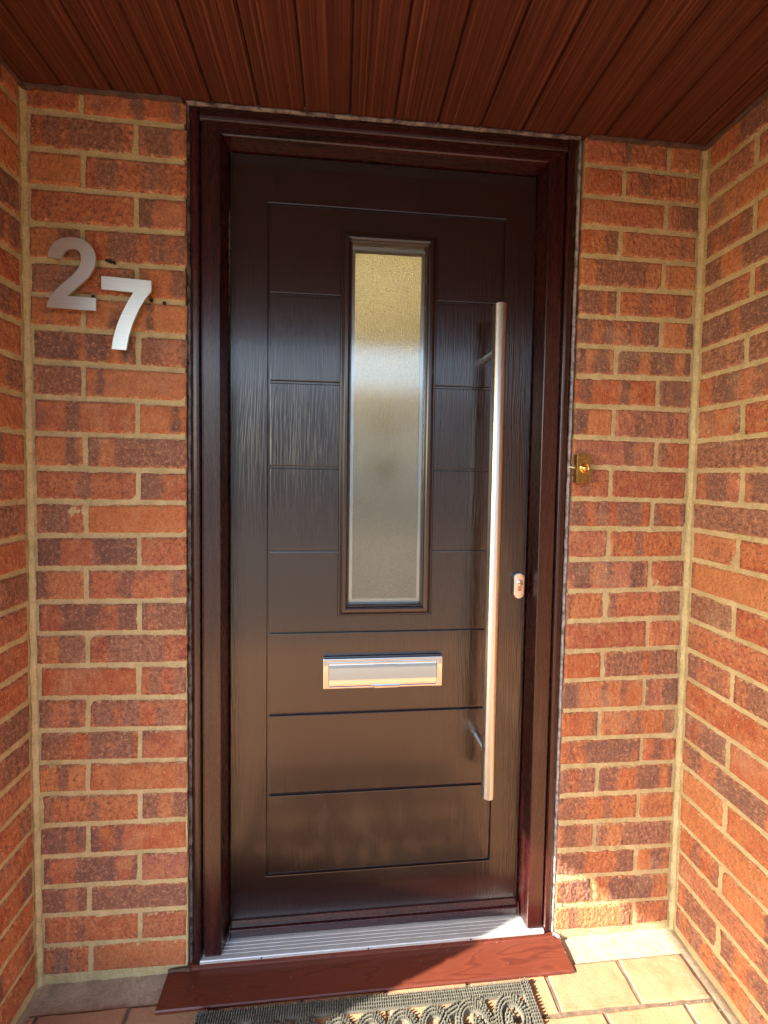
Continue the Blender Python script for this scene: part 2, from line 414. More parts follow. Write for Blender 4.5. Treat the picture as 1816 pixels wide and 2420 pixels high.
# joints under each course, (at the door, at the corner)
JL = [(2.005, 2.013), (1.93, 1.934), (1.851, 1.856), (1.776, 1.777), (1.7, 1.698), (1.624, 1.628), (1.549, 1.557), (1.474, 1.483), (1.4, 1.406), (1.324, 1.326), (1.246, 1.25), (1.174, 1.176), (1.101, 1.098), (1.025, 1.025), (0.948, 0.95), (0.874, 0.877), (0.8, 0.803), (0.72, 0.73), (0.647, 0.654), (0.571, 0.579), (0.497, 0.506), (0.426, 0.43), (0.352, 0.356), (0.277, 0.284), (0.207, 0.216), (0.134, 0.142), (0.062, 0.066)]
JR = [(1.999, 1.993), (1.926, 1.923), (1.855, 1.851), (1.784, 1.78), (1.709, 1.709), (1.639, 1.64), (1.568, 1.565), (1.494, 1.497), (1.421, 1.418), (1.345, 1.34), (1.272, 1.266), (1.192, 1.188), (1.118, 1.116), (1.038, 1.041), (0.959, 0.962), (0.882, 0.886), (0.804, 0.809), (0.729, 0.734), (0.653, 0.651), (0.579, 0.574), (0.505, 0.505), (0.429, 0.428), (0.357, 0.35), (0.284, 0.277), (0.211, 0.206), (0.138, 0.132), (0.066, 0.064)]

# ------------------------------------------------------------------ ground
def ground():
    g = MB().box(-60, 60, -60, -6.0, -.25, .020)
    build(g, "road", M['asphalt'], kind="structure")
    d = MB().add([(-2.6, -1.72, .036), (3.2, -1.72, .036), (3.2, 0.0, .036), (-2.6, 0.0, .036)], [(0, 1, 2, 3)])
    build(d, "path", M['drive'], kind="structure")
    t_ = MB().add([(-30, -6.6, .030), (30, -6.6, .030), (30, 0.0, .030), (-30, 0.0, .030)], [(0, 1, 2, 3)])
    build(t_, "driveway", M['tarmac'], kind="structure")
    c = MB()
    nx, ny = 110, 90; x0, x1, y0, y1 = XL - .12, XR + .02, -1.30, .02
    vs = []
    for j in range(ny + 1):
        for i in range(nx + 1):
            x = x0 + (x1 - x0) * i / nx; y = y0 + (y1 - y0) * j / ny
            e = max(0, 1 - min(abs(x - XL), abs(XR - x), abs(y) + .004) / .022)
            z = .0445 + .0012 * noise.noise((x * 40, y * 40, 1)) + .007 * e * e
            vs.append((x, y, z))
    fs = [(j * (nx + 1) + i, j * (nx + 1) + i + 1, (j + 1) * (nx + 1) + i + 1, (j + 1) * (nx + 1) + i) for j in range(ny) for i in range(nx)]
    c.add(vs, fs)
    floor = build(c, "porch_floor", M['cement'], smooth=True, kind="structure")
    build(MB().add([(XL + .012, -1.29, .0464), (XR - .018, -1.29, .0464), (XR - .018, -.0500, .0464), (XL + .012, -.0500, .0464)], [(0, 1, 2, 3)]), "joint_sand", M['sand'], floor)
    # clay pavers in stretcher bond
    def pv(w, d, sd):
        rnd = random.Random(sd); b = MB()
        def ring(ins, z):
            pts = []
            n1, n2 = 7, 4
            for i in range(n1): pts.append((-w / 2 + w * i / n1, -d / 2))
            for i in range(n2): pts.append((w / 2, -d / 2 + d * i / n2))
            for i in range(n1): pts.append((w / 2 - w * i / n1, d / 2))
            for i in range(n2): pts.append((-w / 2, d / 2 - d * i / n2))
            return pts
        base = ring(0, 0); jit = [(rnd.uniform(-.0011, .0011), rnd.uniform(-.0011, .0011)) for _ in base]
        out = []
        for k, z, dz in ((1.0, 0.0, 0), (1.0, .0, 1), (0.0, .0, 2)):
            pass
        n = len(base)
        lo = [(x + a, y + b_, -.03) for (x, y), (a, b_) in zip(base, jit)]
        mid = [(x + a, y + b_, -.004) for (x, y), (a, b_) in zip(base, jit)]
        top = [((x + a) * (1 - .0035 * 2 / w), (y + b_) * (1 - .0035 * 2 / d), rnd.uniform(-.0004, .0004)) for (x, y), (a, b_) in zip(base, jit)]
        b.add(lo + mid + top, [(i, (i + 1) % n, n + (i + 1) % n, n + i) for i in range(n)] + [(n + i, n + (i + 1) % n, 2 * n + (i + 1) % n, 2 * n + i) for i in range(n)] + [tuple(range(2 * n, 3 * n))])
        return b.mesh("paver")
    cache = {}
    rows = [(-.135, -.048)]
    while rows[-1][0] > -1.16:
        rows.append((rows[-1][0] - .102, rows[-1][0]))
    k = 0
    for ri, (ya, yb) in enumerate(rows):
        off = .853 if ri % 2 == 0 else .950
        xs = [off + .1925 * i for i in range(-8, 4)]
        xs = [x for x in xs if XL + .03 < x < XR - .03]
        xs = [XL + .012] + xs + [XR - .022]
        for a, b in zip(xs[:-1], xs[1:]):
            w, d = b - a - .0065, yb - ya - .0065
            key = (round(w, 3), round(d, 3), k % 4)
            if key not in cache:
                cache[key] = pv(w, d, hash(key) & 0xffff)
            o = link("paver", cache[key], M['paver'], floor)
            o.location = ((a + b) / 2, (ya + yb) / 2, ZF + random.uniform(-.0012, .0012))
            o.rotation_euler = (random.uniform(-.006, .006), random.uniform(-.004, .004), random.uniform(-.004, .004))
            k += 1
ground()

# ------------------------------------------------------------------ brickwork
def brick_mesh(w, h, d, seed):
    """a brick whose face carries the coarse drag marks of the wire, with ragged, rounded arrises"""
    rnd = random.Random(seed); b = MB()
    nx, nz = max(6, int(round(w / .0042))), max(5, int(round(h / .0042))); ph = rnd.uniform(0, 80)
    amp = rnd.choice((.0006, .0010, .0014, .0018)); st = rnd.uniform(-.6, .6)
    chip = None
    if rnd.random() < .22: chip = (rnd.choice((-1, 1)) * w / 2, rnd.choice((-1, 1)) * h / 2, rnd.uniform(.006, .014))
    vs = []
    for jz in range(nz + 1):
        for ix in range(nx + 1):
            x, z = -w / 2 + w * ix / nx, -h / 2 + h * jz / nz
            e = min(w / 2 - abs(x), h / 2 - abs(z))
            n1 = noise.noise((x * 75 + ph, z * 75, ph)); n2 = noise.noise((x * 210 + ph, z * 210, ph + 7))
            if e < 1e-6:
                k = .0011 * n1 + .0011 * n2
                if abs(abs(x) - w / 2) < 1e-6: x += k
                if abs(abs(z) - h / 2) < 1e-6: z += .0011 * noise.noise((x * 75, ph, 3)) + .0011 * noise.noise((x * 230, ph, 5))
            rel = amp * (noise.noise(((x + st * z) * 170 + ph, z * 95, ph)) + .6 * noise.noise((x * 300, z * 260 + ph, 2)))
            y = rel + .0005 * n1 + (.0034 * (1 - e / .0042) ** 2 if e < .0042 else 0)
            if chip:
                q = math.hypot(x - chip[0], z - chip[1])
                if q < chip[2]: y += .007 * (1 - q / chip[2]) ** .7
            vs.append((x, y, z))
    W = nx + 1
    fs = [(jz * W + ix, jz * W + ix + 1, (jz + 1) * W + ix + 1, (jz + 1) * W + ix) for jz in range(nz) for ix in range(nx)]
    ring = [ix for ix in range(nx)] + [jz * W + nx for jz in range(nz)] + [nz * W + ix for ix in range(nx, 0, -1)] + [jz * W for jz in range(nz, 0, -1)]
    n0 = len(vs); R_ = len(ring)
    for k in ring: vs.append((vs[k][0], .03, vs[k][2]))
    for k in ring: vs.append((vs[k][0], d, vs[k][2]))
    for q in range(R_):
        q2 = (q + 1) % R_
        fs.append((ring[q], ring[q2], n0 + q2, n0 + q)); fs.append((n0 + q, n0 + q2, n0 + R_ + q2, n0 + R_ + q))
    b.add(vs, fs)
    return b.mesh("brick", smooth=True)

_bc = {}
def put_brick(parent, a, b, za, zb, plane, face, depth=.1):
    """one brick from a to b along the wall, between bed joints za=(z at a end, z at b end) below and zb above"""
    w = b - a; zc0, zc1 = (za[0] + zb[0]) / 2, (za[1] + zb[1]) / 2
    h = ((zb[0] - za[0]) + (zb[1] - za[1])) / 2 - random.uniform(.0104, .0124)
    cls = min((.08, .105, .16, .215), key=lambda q: abs(q - w))
    key = (cls, h < .05, random.randrange(7))
    hb = .043 if h < .05 else .0645
    if key not in _bc: _bc[key] = brick_mesh(cls, hb, depth, hash((cls, h < .05, key[2])) & 0xfffff)
    o = link("brick", _bc[key], M['brick'], parent)
    o.scale = (w / cls, 1, h / hb)
    til = math.atan2(zc1 - zc0, b - a)
    c, zc = (a + b) / 2, (zc0 + zc1) / 2
    pr = random.uniform(-.0012, .0006)
    if face == 'front':
        o.location = (c, plane + pr, zc); o.rotation_euler = (random.uniform(-.008, .008), -til, random.uniform(-.006, .006))
    elif face == 'left':      # faces +x ; wall runs toward -y
        o.location = (plane - pr, c, zc); o.rotation_euler = (0, 0, R(90) + random.uniform(-.006, .006))
    else:                     # faces -x
        o.location = (plane + pr, c, zc); o.rotation_euler = (0, 0, R(-90) + random.uniform(-.006, .006))
    if random.random() < .5: o.scale.x *= -1; o.scale.z *= -1
    return o

def mortar_sheet(parent, face, plane, a0, a1, z0, z1, thick, cell, seed, inset=(0, 0)):
    """slightly wavy mortar, just behind the brick faces, with a solid body behind it"""
    b = MB(); na = max(2, int((a1 - a0) / cell)); nz = int((z1 - z0) / cell); vs = []
    for j in range(nz + 1):
        for i in range(na + 1):
            a = a0 + (a1 - a0) * i / na; z = z0 + (z1 - z0) * j / nz
            q = noise.noise((a * 26 + seed, z * 26, seed)) * .0016 + noise.noise((a * 90, z * 90 + seed, 2)) * .0011
            q += max(0, noise.noise((a * 22, z * 22, seed + 9)) - .38) * .0075
            off = .0034 - q
            vs.append({'front': (a, plane + off, z), 'left': (plane - off, a, z), 'right': (plane + off, a, z)}[face])
    fs = [(j * (na + 1) + i, j * (na + 1) + i + 1, (j + 1) * (na + 1) + i + 1, (j + 1) * (na + 1) + i) for j in range(nz) for i in range(na)]
    b.add(vs, fs)
    o = build(b, "mortar", M['mortar'], parent, smooth=True)
    c = MB(); k = .0085
    if face == 'front': c.box(a0, a1, plane + k, plane + thick, z0, z1)
    elif face == 'left': c.box(plane - thick, plane - k, a0, a1, z0, z1)
    else: c.box(plane + k, plane + thick, a0, a1, z0, z1)
    build(c, "backing", M['mortar'], o)
    return o

def lerp(a, b, t): return a + (b - a) * t
def course(J, i):
    top = J[i - 1] if i else (2.0685, 2.0685)
    return J[i], top
def corner_bead(parent, x, y, sx, seed):
    """flat, trowelled fillet of mortar in the inner corner"""
    nz, K = 620, 6; vs = []
    for i in range(nz + 1):
        z = ZF - .01 + (ZC - ZF + .012) * i / nz
        wa = .0085 + .0042 * noise.noise((z * 22, seed, 0)); wb = .0070 + .0042 * noise.noise((z * 22, seed, 5))
        for k in range(K + 1):
            t = k / K
            u, v = wa * (1 - t), wb * t
            bul = -.0016 * math.sin(math.pi * t) + .0016 * noise.noise((z * 60, t * 3, seed)) + .0012 * noise.noise((z * 190, t * 6, seed))
            vs.append((x + sx * (u - .0012 + bul * .7), y - (v - .0012) - bul * .7, z))
    W = K + 1
    b = MB().add(vs, [(i * W + k, i * W + k + 1, (i + 1) * W + k + 1, (i + 1) * W + k) for i in range(nz) for k in range(K)])
    build(b, "mortar_fillet", M['mortar'], parent, smooth=True)

def brick_front_left():
    w = thing("brick_wall", "brick wall left of the door carrying the two steel house numbers", "wall")
    mortar_sheet(w, 'front', 0, XL - .003, -.0035, ZF - .03, ZC + .002, .10, .0062, 3)
    for i in range(27):
        lo, hi = course(JL, i); t = i / 26.0
        edge = lerp(.0015, -.006, t) + random.uniform(-.0015, .0012)
        if i % 2 == 0: p = lerp(-.216, -.224, t); a = XL + .0085
        else: p = lerp(-.103, -.112, t); a = XL + .0130
        a += random.uniform(-.0015, .002); p += random.uniform(-.002, .002)
        def zz(x, J): return lerp(J[1], J[0], (x - XL) / -XL)
        for u, v in ((a, p - .005), (p + .0055, edge)):
            put_brick(w, u, v, (zz(u, lo), zz(v, lo)), (zz(u, hi), zz(v, hi)), 0, 'front')
    # drill holes and a dark smudge left by an older number
    for (x, z, r) in ((-.0452, 1.6195, .0036), (-.073, 1.6245, .0040), (-.1655, 1.7050, .0030), (-.1585, 1.7035, .0038), (-.1505, 1.7015, .0032), (-.1945, 1.6255, .0038)):
        h = MB().lathe([(r * 1.15, -.0003), (r, .0012), (r * .6, .0045)], (x, -.0022, z), 'y', 12)
        build(h, "drill_hole", M['hole'], w, smooth=True)
brick_front_left()

def brick_front_right():
    w = thing("brick_wall", "brick wall right of the door with the brass bell push", "wall")
    mortar_sheet(w, 'front', 0, .9275, XR + .003, ZF - .03, ZC + .002, .10, .0062, 11)
    # mortar on the reveal, following the lean of the quoin
    for i in range(27):
        lo, hi = course(JR, i); t = i / 26.0
        edge = lerp(.929, .9115, t) + random.uniform(-.0012, .0015)
        if i % 2 == 0: p = lerp(1.146, 1.1305, t); e2 = 1.2290
        else: p = lerp(1.030, 1.014, t); e2 = 1.2245
        p += random.uniform(-.002, .002); e2 += random.uniform(-.002, .0015)
        def zz(x, J): return lerp(J[0], J[1], (x - .92) / .3062)
        for u, v in ((edge, p - .005), (p + .0055, e2)):
            put_brick(w, u, v, (zz(u, lo), zz(v, lo)), (zz(u, hi), zz(v, hi)), 0, 'front')
    b = MB()
    for i in range(60):
        pass
    vs = []
    n = 200
    for j in range(n + 1):
        z = ZF - .03 + (ZC - ZF + .032) * j / n; t = (ZC - z) / (ZC - ZF)
        x = lerp(.929, .9115, t) + .003 + .001 * noise.noise((z * 60, 3, 3))
        vs += [(x + .016, .0022 + .001 * noise.noise((z * 70, 1, 1)), z), (x + .0012, .0026, z), (x, .005, z), (x, .09, z)]
    b.add(vs, [(4 * j + k, 4 * j + k + 1, 4 * j + 5 + k, 4 * j + 4 + k) for j in range(n) for k in range(3)])
    build(b, "mortar", M['mortar'], w, smooth=True)
brick_front_right()

def brick_side_left():
    w = thing("brick_wall", "short brick return wall at the left edge of the picture", "wall")
    mortar_sheet(w, 'left', XL, Y_PIER + .003, .003, ZF - .03, ZC + .002, .10, .0075, 21)
    for i in range(27):
        lo, hi = course(JL, i); lo, hi = lo[1], hi[1]
        if i % 2 == 0: segs = [(Y_PIER, -.2160), (-.2055, -.1155), (-.1055, -.009)]
        else: segs = [(Y_PIER, -.2275), (-.2175, -.0115)]
        for u, v in segs:
            put_brick(w, u, v, (lo, lo), (hi, hi), XL, 'left')
    corner_bead(w, XL, 0, 1, 4)
brick_side_left()

def brick_side_right():
    w = thing("brick_wall", "brick side wall running back along the right edge of the picture", "wall")
    mortar_sheet(w, 'right', XR, Y_RIGHT + .003, .003, ZF - .03, ZC + .002, .215, .0085, 31)
    for i in range(27):
        lo, hi = course(JR, i); lo, hi = lo[1], hi[1]
        y = -.0095 - (.002 if i % 2 else 0)
        L = .103 if i % 2 else .216
        while y > Y_RIGHT + .03:
            e = max(y - L - random.uniform(-.003, .003), Y_RIGHT)
            if e - Y_RIGHT < .03: e = Y_RIGHT
            put_brick(w, e, y, (lo, lo), (hi, hi), XR, 'right')
            y = e - .0105; L = .2145
    corner_bead(w, XR, 0, -1, 8)
brick_side_right()

# the house front beyond the short return wall, out of the picture to the left, and above the canopy
hw = MB().box(-6.0, XL - .1005, .004, .30, -.1, 5.2)
hw.box(XL - .1, 6.0, .004, .30, ZC + .20, 5.2)
hw.box(XR + .22, 6.0, .004, .30, -.1, ZC + .1995)
build(hw, "brick_house", M['housewall'], kind="thing", label="brick house front that the porch and door belong to", category="house")

# ------------------------------------------------------------------ boarded canopy over the porch
def canopy():
    c = thing("porch_canopy", "dark brown boarded porch ceiling across the top of the picture", "canopy")
    x0c, x1c, yf = -1.640, XR + .25, -1.43
    pitch = .1014; first = .0583
    xs = [first + pitch * k for k in range(-17, 15)]
    xs = [x for x in xs if x0c + .02 < x < x1c - .02]
    xs = [x0c] + xs + [x1c]
    cache = {}
    for a, b in zip(xs[:-1], xs[1:]):
        w = round(b - a, 4)
        if w not in cache:
            h = w / 2
            prof = [(-h + .0009, .012), (-h + .0009, .0042), (-h + .0026, .0)]
            # shallow hollows pressed along the board
            for g in (-.0165, .0165):
                if w > .09: prof += [(g - .0022, 0), (g, .0012), (g + .0022, 0)]
            prof += [(h - .0042, .0), (h - .0026, .0036), (h - .0009, .0042), (h - .0009, .012)]
            mb = MB().prism(prof, 'y', yf, .012)
            cache[w] = mb.mesh("ceiling_board")
        o = link("ceiling_board", cache[w], M['board'], c)
        o.location = ((a + b) / 2, 0, ZC + random.uniform(0, .0006))
    build(MB().box(x0c, x1c, yf + .001, .0035, ZC + .0125, ZC + .19), "roof_deck", M['felt'], c)
    build(MB().box(x0c - .02, x1c + .02, yf - .022, yf - .001, ZC - .012, ZC + .21), "fascia", M['foil_x'], c, bevel=.003)
    build(MB().box(x0c - .02, x0c - .001, yf, .0035, ZC - .001, ZC + .21), "fascia", M['foil_x'], c, bevel=.003)
    # brown filler where the boards meet the brickwork
    def bead(p0, p1, seed, n=90):
        p0, p1 = Vector(p0), Vector(p1); pts, rr = [], []
        for i in range(n):
            p = p0.lerp(p1, i / (n - 1)); s = (p0 - p1).length * i / n
            pts.append(p + Vector((0, 0, .002 * noise.noise((s * 35, seed, 1))))); rr.append(.0062 + .0022 * noise.noise((s * 50, seed, 4)) + .001 * noise.noise((s * 160, seed, 6)))
        build(MB().tube(pts, .006, 8, True, rr), "filler_bead", M['seal_brown'], c, smooth=True)
    bead((XL, -.002, ZC - .001), (-.004, -.002, ZC - .001), 1)
    bead((.932, -.002, ZC - .001), (XR, -.002, ZC - .001), 2)
    bead((XL + .002, 0, ZC - .001), (XL + .002, Y_PIER, ZC - .001), 3)
    bead((XR - .002, 0, ZC - .001), (XR - .002, Y_RIGHT, ZC - .001), 4, 200)
canopy()

# ------------------------------------------------------------------ door frame
FX0, FX1 = .0065, .9085             # outer edges of the frame
def door_frame():
    f = thing("rosewood_frame", "dark rosewood door frame with aluminium threshold and projecting sill", "door frame")
    zt = ZC - .004
    def jamb(x0, s):
        P = lambda d, y: (x0 + s * d, y)
        # outer cover trim, rounded; then the jamb itself with its sloping inner side
        trim = [P(0, .060), P(0, .009), P(.004, .0035), P(.009, .001), P(.016, .0005), P(.0205, .002), P(.0225, .006), P(.0225, .060)]
        build(MB().prism(trim, 'z', .0672, zt - .0005), "cover_trim", M['foil_z'], f, bevel=.0006)
        body = [P(.0232, .075), P(.0232, .0105), P(.0275, .0105), P(.0275, .0055), P(.0290, .004), P(.0655, .004), P(.0672, .0055), P(.0745, .046), P(.0745, .075)]
        return body
    bl = jamb(FX0, 1); br = jamb(FX1, -1)
    # jambs are mitred against the head at the top
    def mitre(pts, s, x0):
        n = len(pts); vs = []
        for (x, y) in pts: vs.append((x, y, .0788))
        for (x, y) in pts:
            d = abs(x - x0); vs.append((x, y, 2.0245 - max(0, (d - .029)) * .60 if d > .029 else 2.0245))
        fs = [tuple(range(n))[::-1], tuple(range(n, 2 * n))] + [(i, (i + 1) % n, n + (i + 1) % n, n + i) for i in range(n)]
        return MB().add(vs, fs)
    build(mitre(bl, 1, FX0), "jamb", M['foil_z'], f, bevel=.0006)
    build(mitre(br, -1, FX1), "jamb", M['foil_z'], f, bevel=.0006)
    # head: trim and body
    ht = [(.060, zt), (.009, zt), (.0035, zt - .003), (.001, zt - .008), (.0005, zt - .024), (.002, zt - .029), (.006, zt - .031), (.060, zt - .031)]
    build(MB().prism(ht, 'x', FX0 + .0235, FX1 - .0235), "cover_trim", M['foil_x'], f, bevel=.0006)
    def head():
        # section (y, z below 2.0245, distance needed for mitre)
        sec = [(.075, 0), (.004, 0), (.004, -.0235), (.0055, -.0262), (.046, -.0285), (.075, -.0285)]
        def inset(zd): return .029 + (-zd) / .60
        n = len(sec); vs = []
        for y, zd in sec: vs.append((FX0 + inset(zd) + .0004, y, 2.0242 + zd))
        for y, zd in sec: vs.append((FX1 - inset(zd) - .0004, y, 2.0242 + zd))
        return MB().add(vs, [tuple(range(n)), tuple(range(n, 2 * n))[::-1]] + [(i, n + i, n + (i + 1) % n, (i + 1) % n) for i in range(n)])
    build(head(), "head", M['foil_x'], f, bevel=.0006)
    # threshold with ribs
    th = [(.072, .0672), (-.0005, .0672), (-.0015, .0682), (-.0015, .0740), (.0000, .0752), (.0035, .0755)]
    y = .0035
    for k in range(4):
        th += [(y + .004, .0757 + k * .0005), (y + .0044, .0752 + k * .0005), (y + .0056, .0752 + k * .0005), (y + .0060, .0760 + k * .0005)]
        y += .0068
    th += [(.034, .0782), (.072, .0785)]
    o = build(MB().prism(th, 'x', FX0 + .0195, FX1 - .0245), "threshold", M['alu'], f)
    for x in (.17, .43, .69): 
        build(MB().lathe([(.0022, -.0002), (.0018, .0006), (.0012, .0018)], (x, -.0019, .0713), 'y', 10), "screw", M['hole'], o)
    # sill with its two horns
    sl = [(.072, .045), (-.066, .045), (-.0695, .0475), (-.0695, .0545), (-.0675, .0568), (-.0045, .0592), (-.0015, .0612), (-.0005, .0668), (.072, .0670)]
    sb = MB(); n = len(sl)
    L0, L1, Rr0, Rr1 = -.046, .0015, .921, .9155
    vs = [(L0 if y < -.004 else -.0035, y, z) for y, z in sl] + [(Rr0 if y < -.004 else Rr1 - .004, y, z) for y, z in sl]
    # split so that the horns lap over the brick face
    sb.prism(sl, 'x', -.0012, .9105)
    hs = [(-.0035, .045), (-.066, .045), (-.0695, .0475), (-.0695, .0545), (-.0675, .0568), (-.010, .0585), (-.0035, .0585)]
    sb.prism(hs, 'x', -.046, -.0013); sb.prism(hs, 'x', .9106, .9225)
    build(sb, "sill", M['sill'], f)
    # sealant beads
    def bead(p0, p1, mat, r, seed, n=160, flat=.0015, blobs=()):
        p0, p1 = Vector(p0), Vector(p1); pts, rr = [], []; L = (p1 - p0).length
        d = (p1 - p0).normalized()
        for i in range(n):
            s = L * i / (n - 1); p = p0 + d * s
            pts.append(p + Vector((noise.noise((s * 25, seed, 1)) * flat, noise.noise((s * 25, seed, 2)) * flat, noise.noise((s * 25, seed, 3)) * flat * (1 if abs(d.z) < .5 else 0))))
            rr.append(r * (1 + .22 * noise.noise((s * 30, seed, 4)) + .10 * noise.noise((s * 110, seed, 6))))
        b = MB().tube(pts, r, 8, True, rr)
        for q in blobs:
            b.lathe([(.0052, -.0025), (.0050, .001), (.0028, .0055), (.0008, .0075)], (q, p0.y - .001, p0.z), 'z', 10)
        build(b, "sealant_bead", mat, f, smooth=True)
    joints = [.0583 + .1014 * k for k in range(9)]
    bead((.004, .000, ZC - .0045), (.912, .000, ZC - .0045), M['seal_top'], .0042, 1, 200, .0010, joints)
    bead((.0032, .0085, .068), (.0048, .0085, zt), M['seal_left'], .0044, 2, 320)
    bead((.9095, .0055, .066), (.9185, .0085, zt), M['seal_right'], .0040, 3, 320)
    bead((.908, -.0010, .0665), (.9225, -.0045, .0620), M['seal_right'], .0040, 5, 30)
    bead((.9228, -.005, .0555), (.9232, -.068, .0505), M['seal_right'], .0032, 6, 40)
    bead((-.046, -.0025, .0600), (.006, -.0025, .0615), M['seal_brown'], .0035, 7, 40)
door_frame()

# ------------------------------------------------------------------ door leaf
DX0, DX1, DZ0, DZ1 = .0835, .8315, .0815, 1.9935
YL = .045                            # face of the leaf
def door():
    d = thing("front_door", "dark brown woodgrain front door with long steel bar handle and tall glass strip", "door")
    gx0, gx1 = .1745, .7500
    hz = [1.8815, 1.6735, 1.4660, 1.2605, 1.0560, .8510, .6430, .4370, .2290]
    cx0, cx1, cz0, cz1 = .3445, .5815, .8915, 1.8300       # glazing frame outline
    g = .0060
    def slab(x0, x1, z0, z1, holes=None):
        return MB().box(x0, x1, YL, YL + .018, z0, z1)
    def pan(x0, x1, z0, z1, name="panel"):
        build(slab(x0, x1, z0, z1), name, M['leaf'], d, bevel=.0022, seg=2)
    core = MB()
    ex, fx, ez, fz = cx0 + .010, cx1 - .010, cz0 + .010, cz1 - .010
    y0, y1 = YL + .0052, YL + .044
    core.box(DX0 + .001, ex, y0, y1, DZ0 + .001, DZ1 - .001); core.box(fx, DX1 - .001, y0, y1, DZ0 + .001, DZ1 - .001)
    core.box(ex, fx, y0, y1, DZ0 + .001, ez); core.box(ex, fx, y0, y1, fz, DZ1 - .001)
    build(core, "core", M['leaf'], d)
    # outer rails and stiles as one embossed border
    h = g / 2
    bx = [DX0, gx0 - h, gx1 + h, DX1]; bz = [DZ0, hz[-1] - h, hz[0] + h, DZ1]
    brd = MB()
    vs = []; 
    O = [(DX0, DZ0), (DX1, DZ0), (DX1, DZ1), (DX0, DZ1)]; I = [(gx0 - h, hz[-1] - h), (gx1 + h, hz[-1] - h), (gx1 + h, hz[0] + h), (gx0 - h, hz[0] + h)]
    vs = [(x, YL, z) for x, z in O] + [(x, YL, z) for x, z in I] + [(x, YL + .018, z) for x, z in O] + [(x, YL + .018, z) for x, z in I]
    fs = []
    for k in range(4):
        k2 = (k + 1) % 4
        fs += [(k, k2, 4 + k2, 4 + k), (8 + k, 12 + k, 12 + k2, 8 + k2), (k, 8 + k, 8 + k2, k2), (4 + k, 4 + k2, 12 + k2, 12 + k)]
    brd.add(vs, fs); build(brd, "rail_border", M['leaf'], d, bevel=.0022, seg=2)
    # panels between the grooves
    # top: one field over the glass, joined to both side panels as in the photo
    def poly_panel(outer, name="panel"):
        mb = MB(); n = len(outer)
        mb.add([(x, YL, z) for x, z in outer] + [(x, YL + .018, z) for x, z in outer], [tuple(range(n))] + [tuple(range(n, 2 * n))[::-1]] + [(i, n + i, n + (i + 1) % n, (i + 1) % n) for i in range(n)])
        build(mb, name, M['leaf'], d, bevel=.0022, seg=2)
    ca, cb = cx0 + .004, cx1 - .004
    poly_panel([(gx0 + h, hz[1] + h), (ca, hz[1] + h), (ca, cz1 - .004), (cb, cz1 - .004), (cb, hz[1] + h), (gx1 - h, hz[1] + h), (gx1 - h, hz[0] - h), (gx0 + h, hz[0] - h)])
    for k in (1, 2, 3):
        pan(gx0 + h, ca, hz[k + 1] + h, hz[k] - h); pan(cb, gx1 - h, hz[k + 1] + h, hz[k] - h)
    poly_panel([(gx0 + h, hz[5] + h), (gx1 - h, hz[5] + h), (gx1 - h, hz[4] - h), (cb, hz[4] - h), (cb, cz0 + .004), (ca, cz0 + .004), (ca, hz[4] - h), (gx0 + h, hz[4] - h)])
    for k in (5, 6, 7):
        pan(gx0 + h, gx1 - h, hz[k + 1] + h, hz[k] - h)
    # glazing frame: four mitred mouldings
    prof = [(0, YL + .004), (0, YL - .004), (.002, YL - .006), (.005, YL - .006), (.0062, YL - .0085), (.012, YL - .0125), (.019, YL - .0135), (.0225, YL - .0115), (.0235, YL - .006), (.0245, YL - .0055), (.0265, YL - .0055), (.0280, YL + .001), (.0290, YL + .016), (.010, YL + .016)]
    def side(k):
        cx = [(cx0, cz0), (cx1, cz0), (cx1, cz1), (cx0, cz1)]; a, b = cx[k], cx[(k + 1) % 4]
        sg = {(cx0, cz0): (1, 1), (cx1, cz0): (-1, 1), (cx1, cz1): (-1, -1), (cx0, cz1): (1, -1)}
        n = len(prof); vs = []
        for p in (a, b):
            sx, sz = sg[p]
            for q, y in prof: vs.append((p[0] + sx * q, y, p[1] + sz * q))
        return MB().add(vs, [tuple(range(n)), tuple(range(n, 2 * n))[::-1]] + [(i, (i + 1) % n, n + (i + 1) % n, n + i) for i in range(n)])
    for k in range(4):
        build(side(k), "glazing_bead", M['moulding'], d, bevel=.0004)
    # glass and the spacer bars inside the unit
    gx = (cx0 + .0275, cx1 - .0275, cz0 + .0275, cz1 - .0275)
    gl = build(MB().box(gx[0], gx[1], YL + .0085, YL + .0125, gx[2], gx[3]), "glass_pane", M['glass'], d)
    build(MB().box(gx[0], gx[1], YL + .0272, YL + .0312, gx[2], gx[3]), "stippled_pane", M['stipple'], gl)
    sp = MB()
    a0, a1, b0, b1 = gx
    for (p, q, r_, s_) in ((a0, a0 + .008, b0, b1), (a1 - .008, a1, b0, b1), (a0 + .008, a1 - .008, b0, b0 + .009), (a0 + .008, a1 - .008, b1 - .009, b1)):
        sp.box(p, q, YL + .0135, YL + .026, r_, s_)
    build(sp, "spacer_bar", M['spacer'], gl)
    # bar handle on two posts
    hx, hy = .7165, -.020
    hb = MB().tube([(hx, hy, .4615), (hx, hy, .4635), (hx, hy, 1.6440), (hx, hy, 1.6460)], .016, 40, True, [.0150, .0160, .0160, .0150])
    bar = build(hb, "pull_handle", M['steel_z'], d, smooth=True)
    for z in (1.5410, .5690):
        st = MB().tube([(hx - .004, hy + .010, z), (hx - .006, YL - .0006, z)], .0095, 24)
        build(st, "handle_post", M['satin'], bar, smooth=True)
    # letter plate
    lx0, lx1, lz0, lz1 = .3105, .6120, .7115, .7885
    lp = MB()
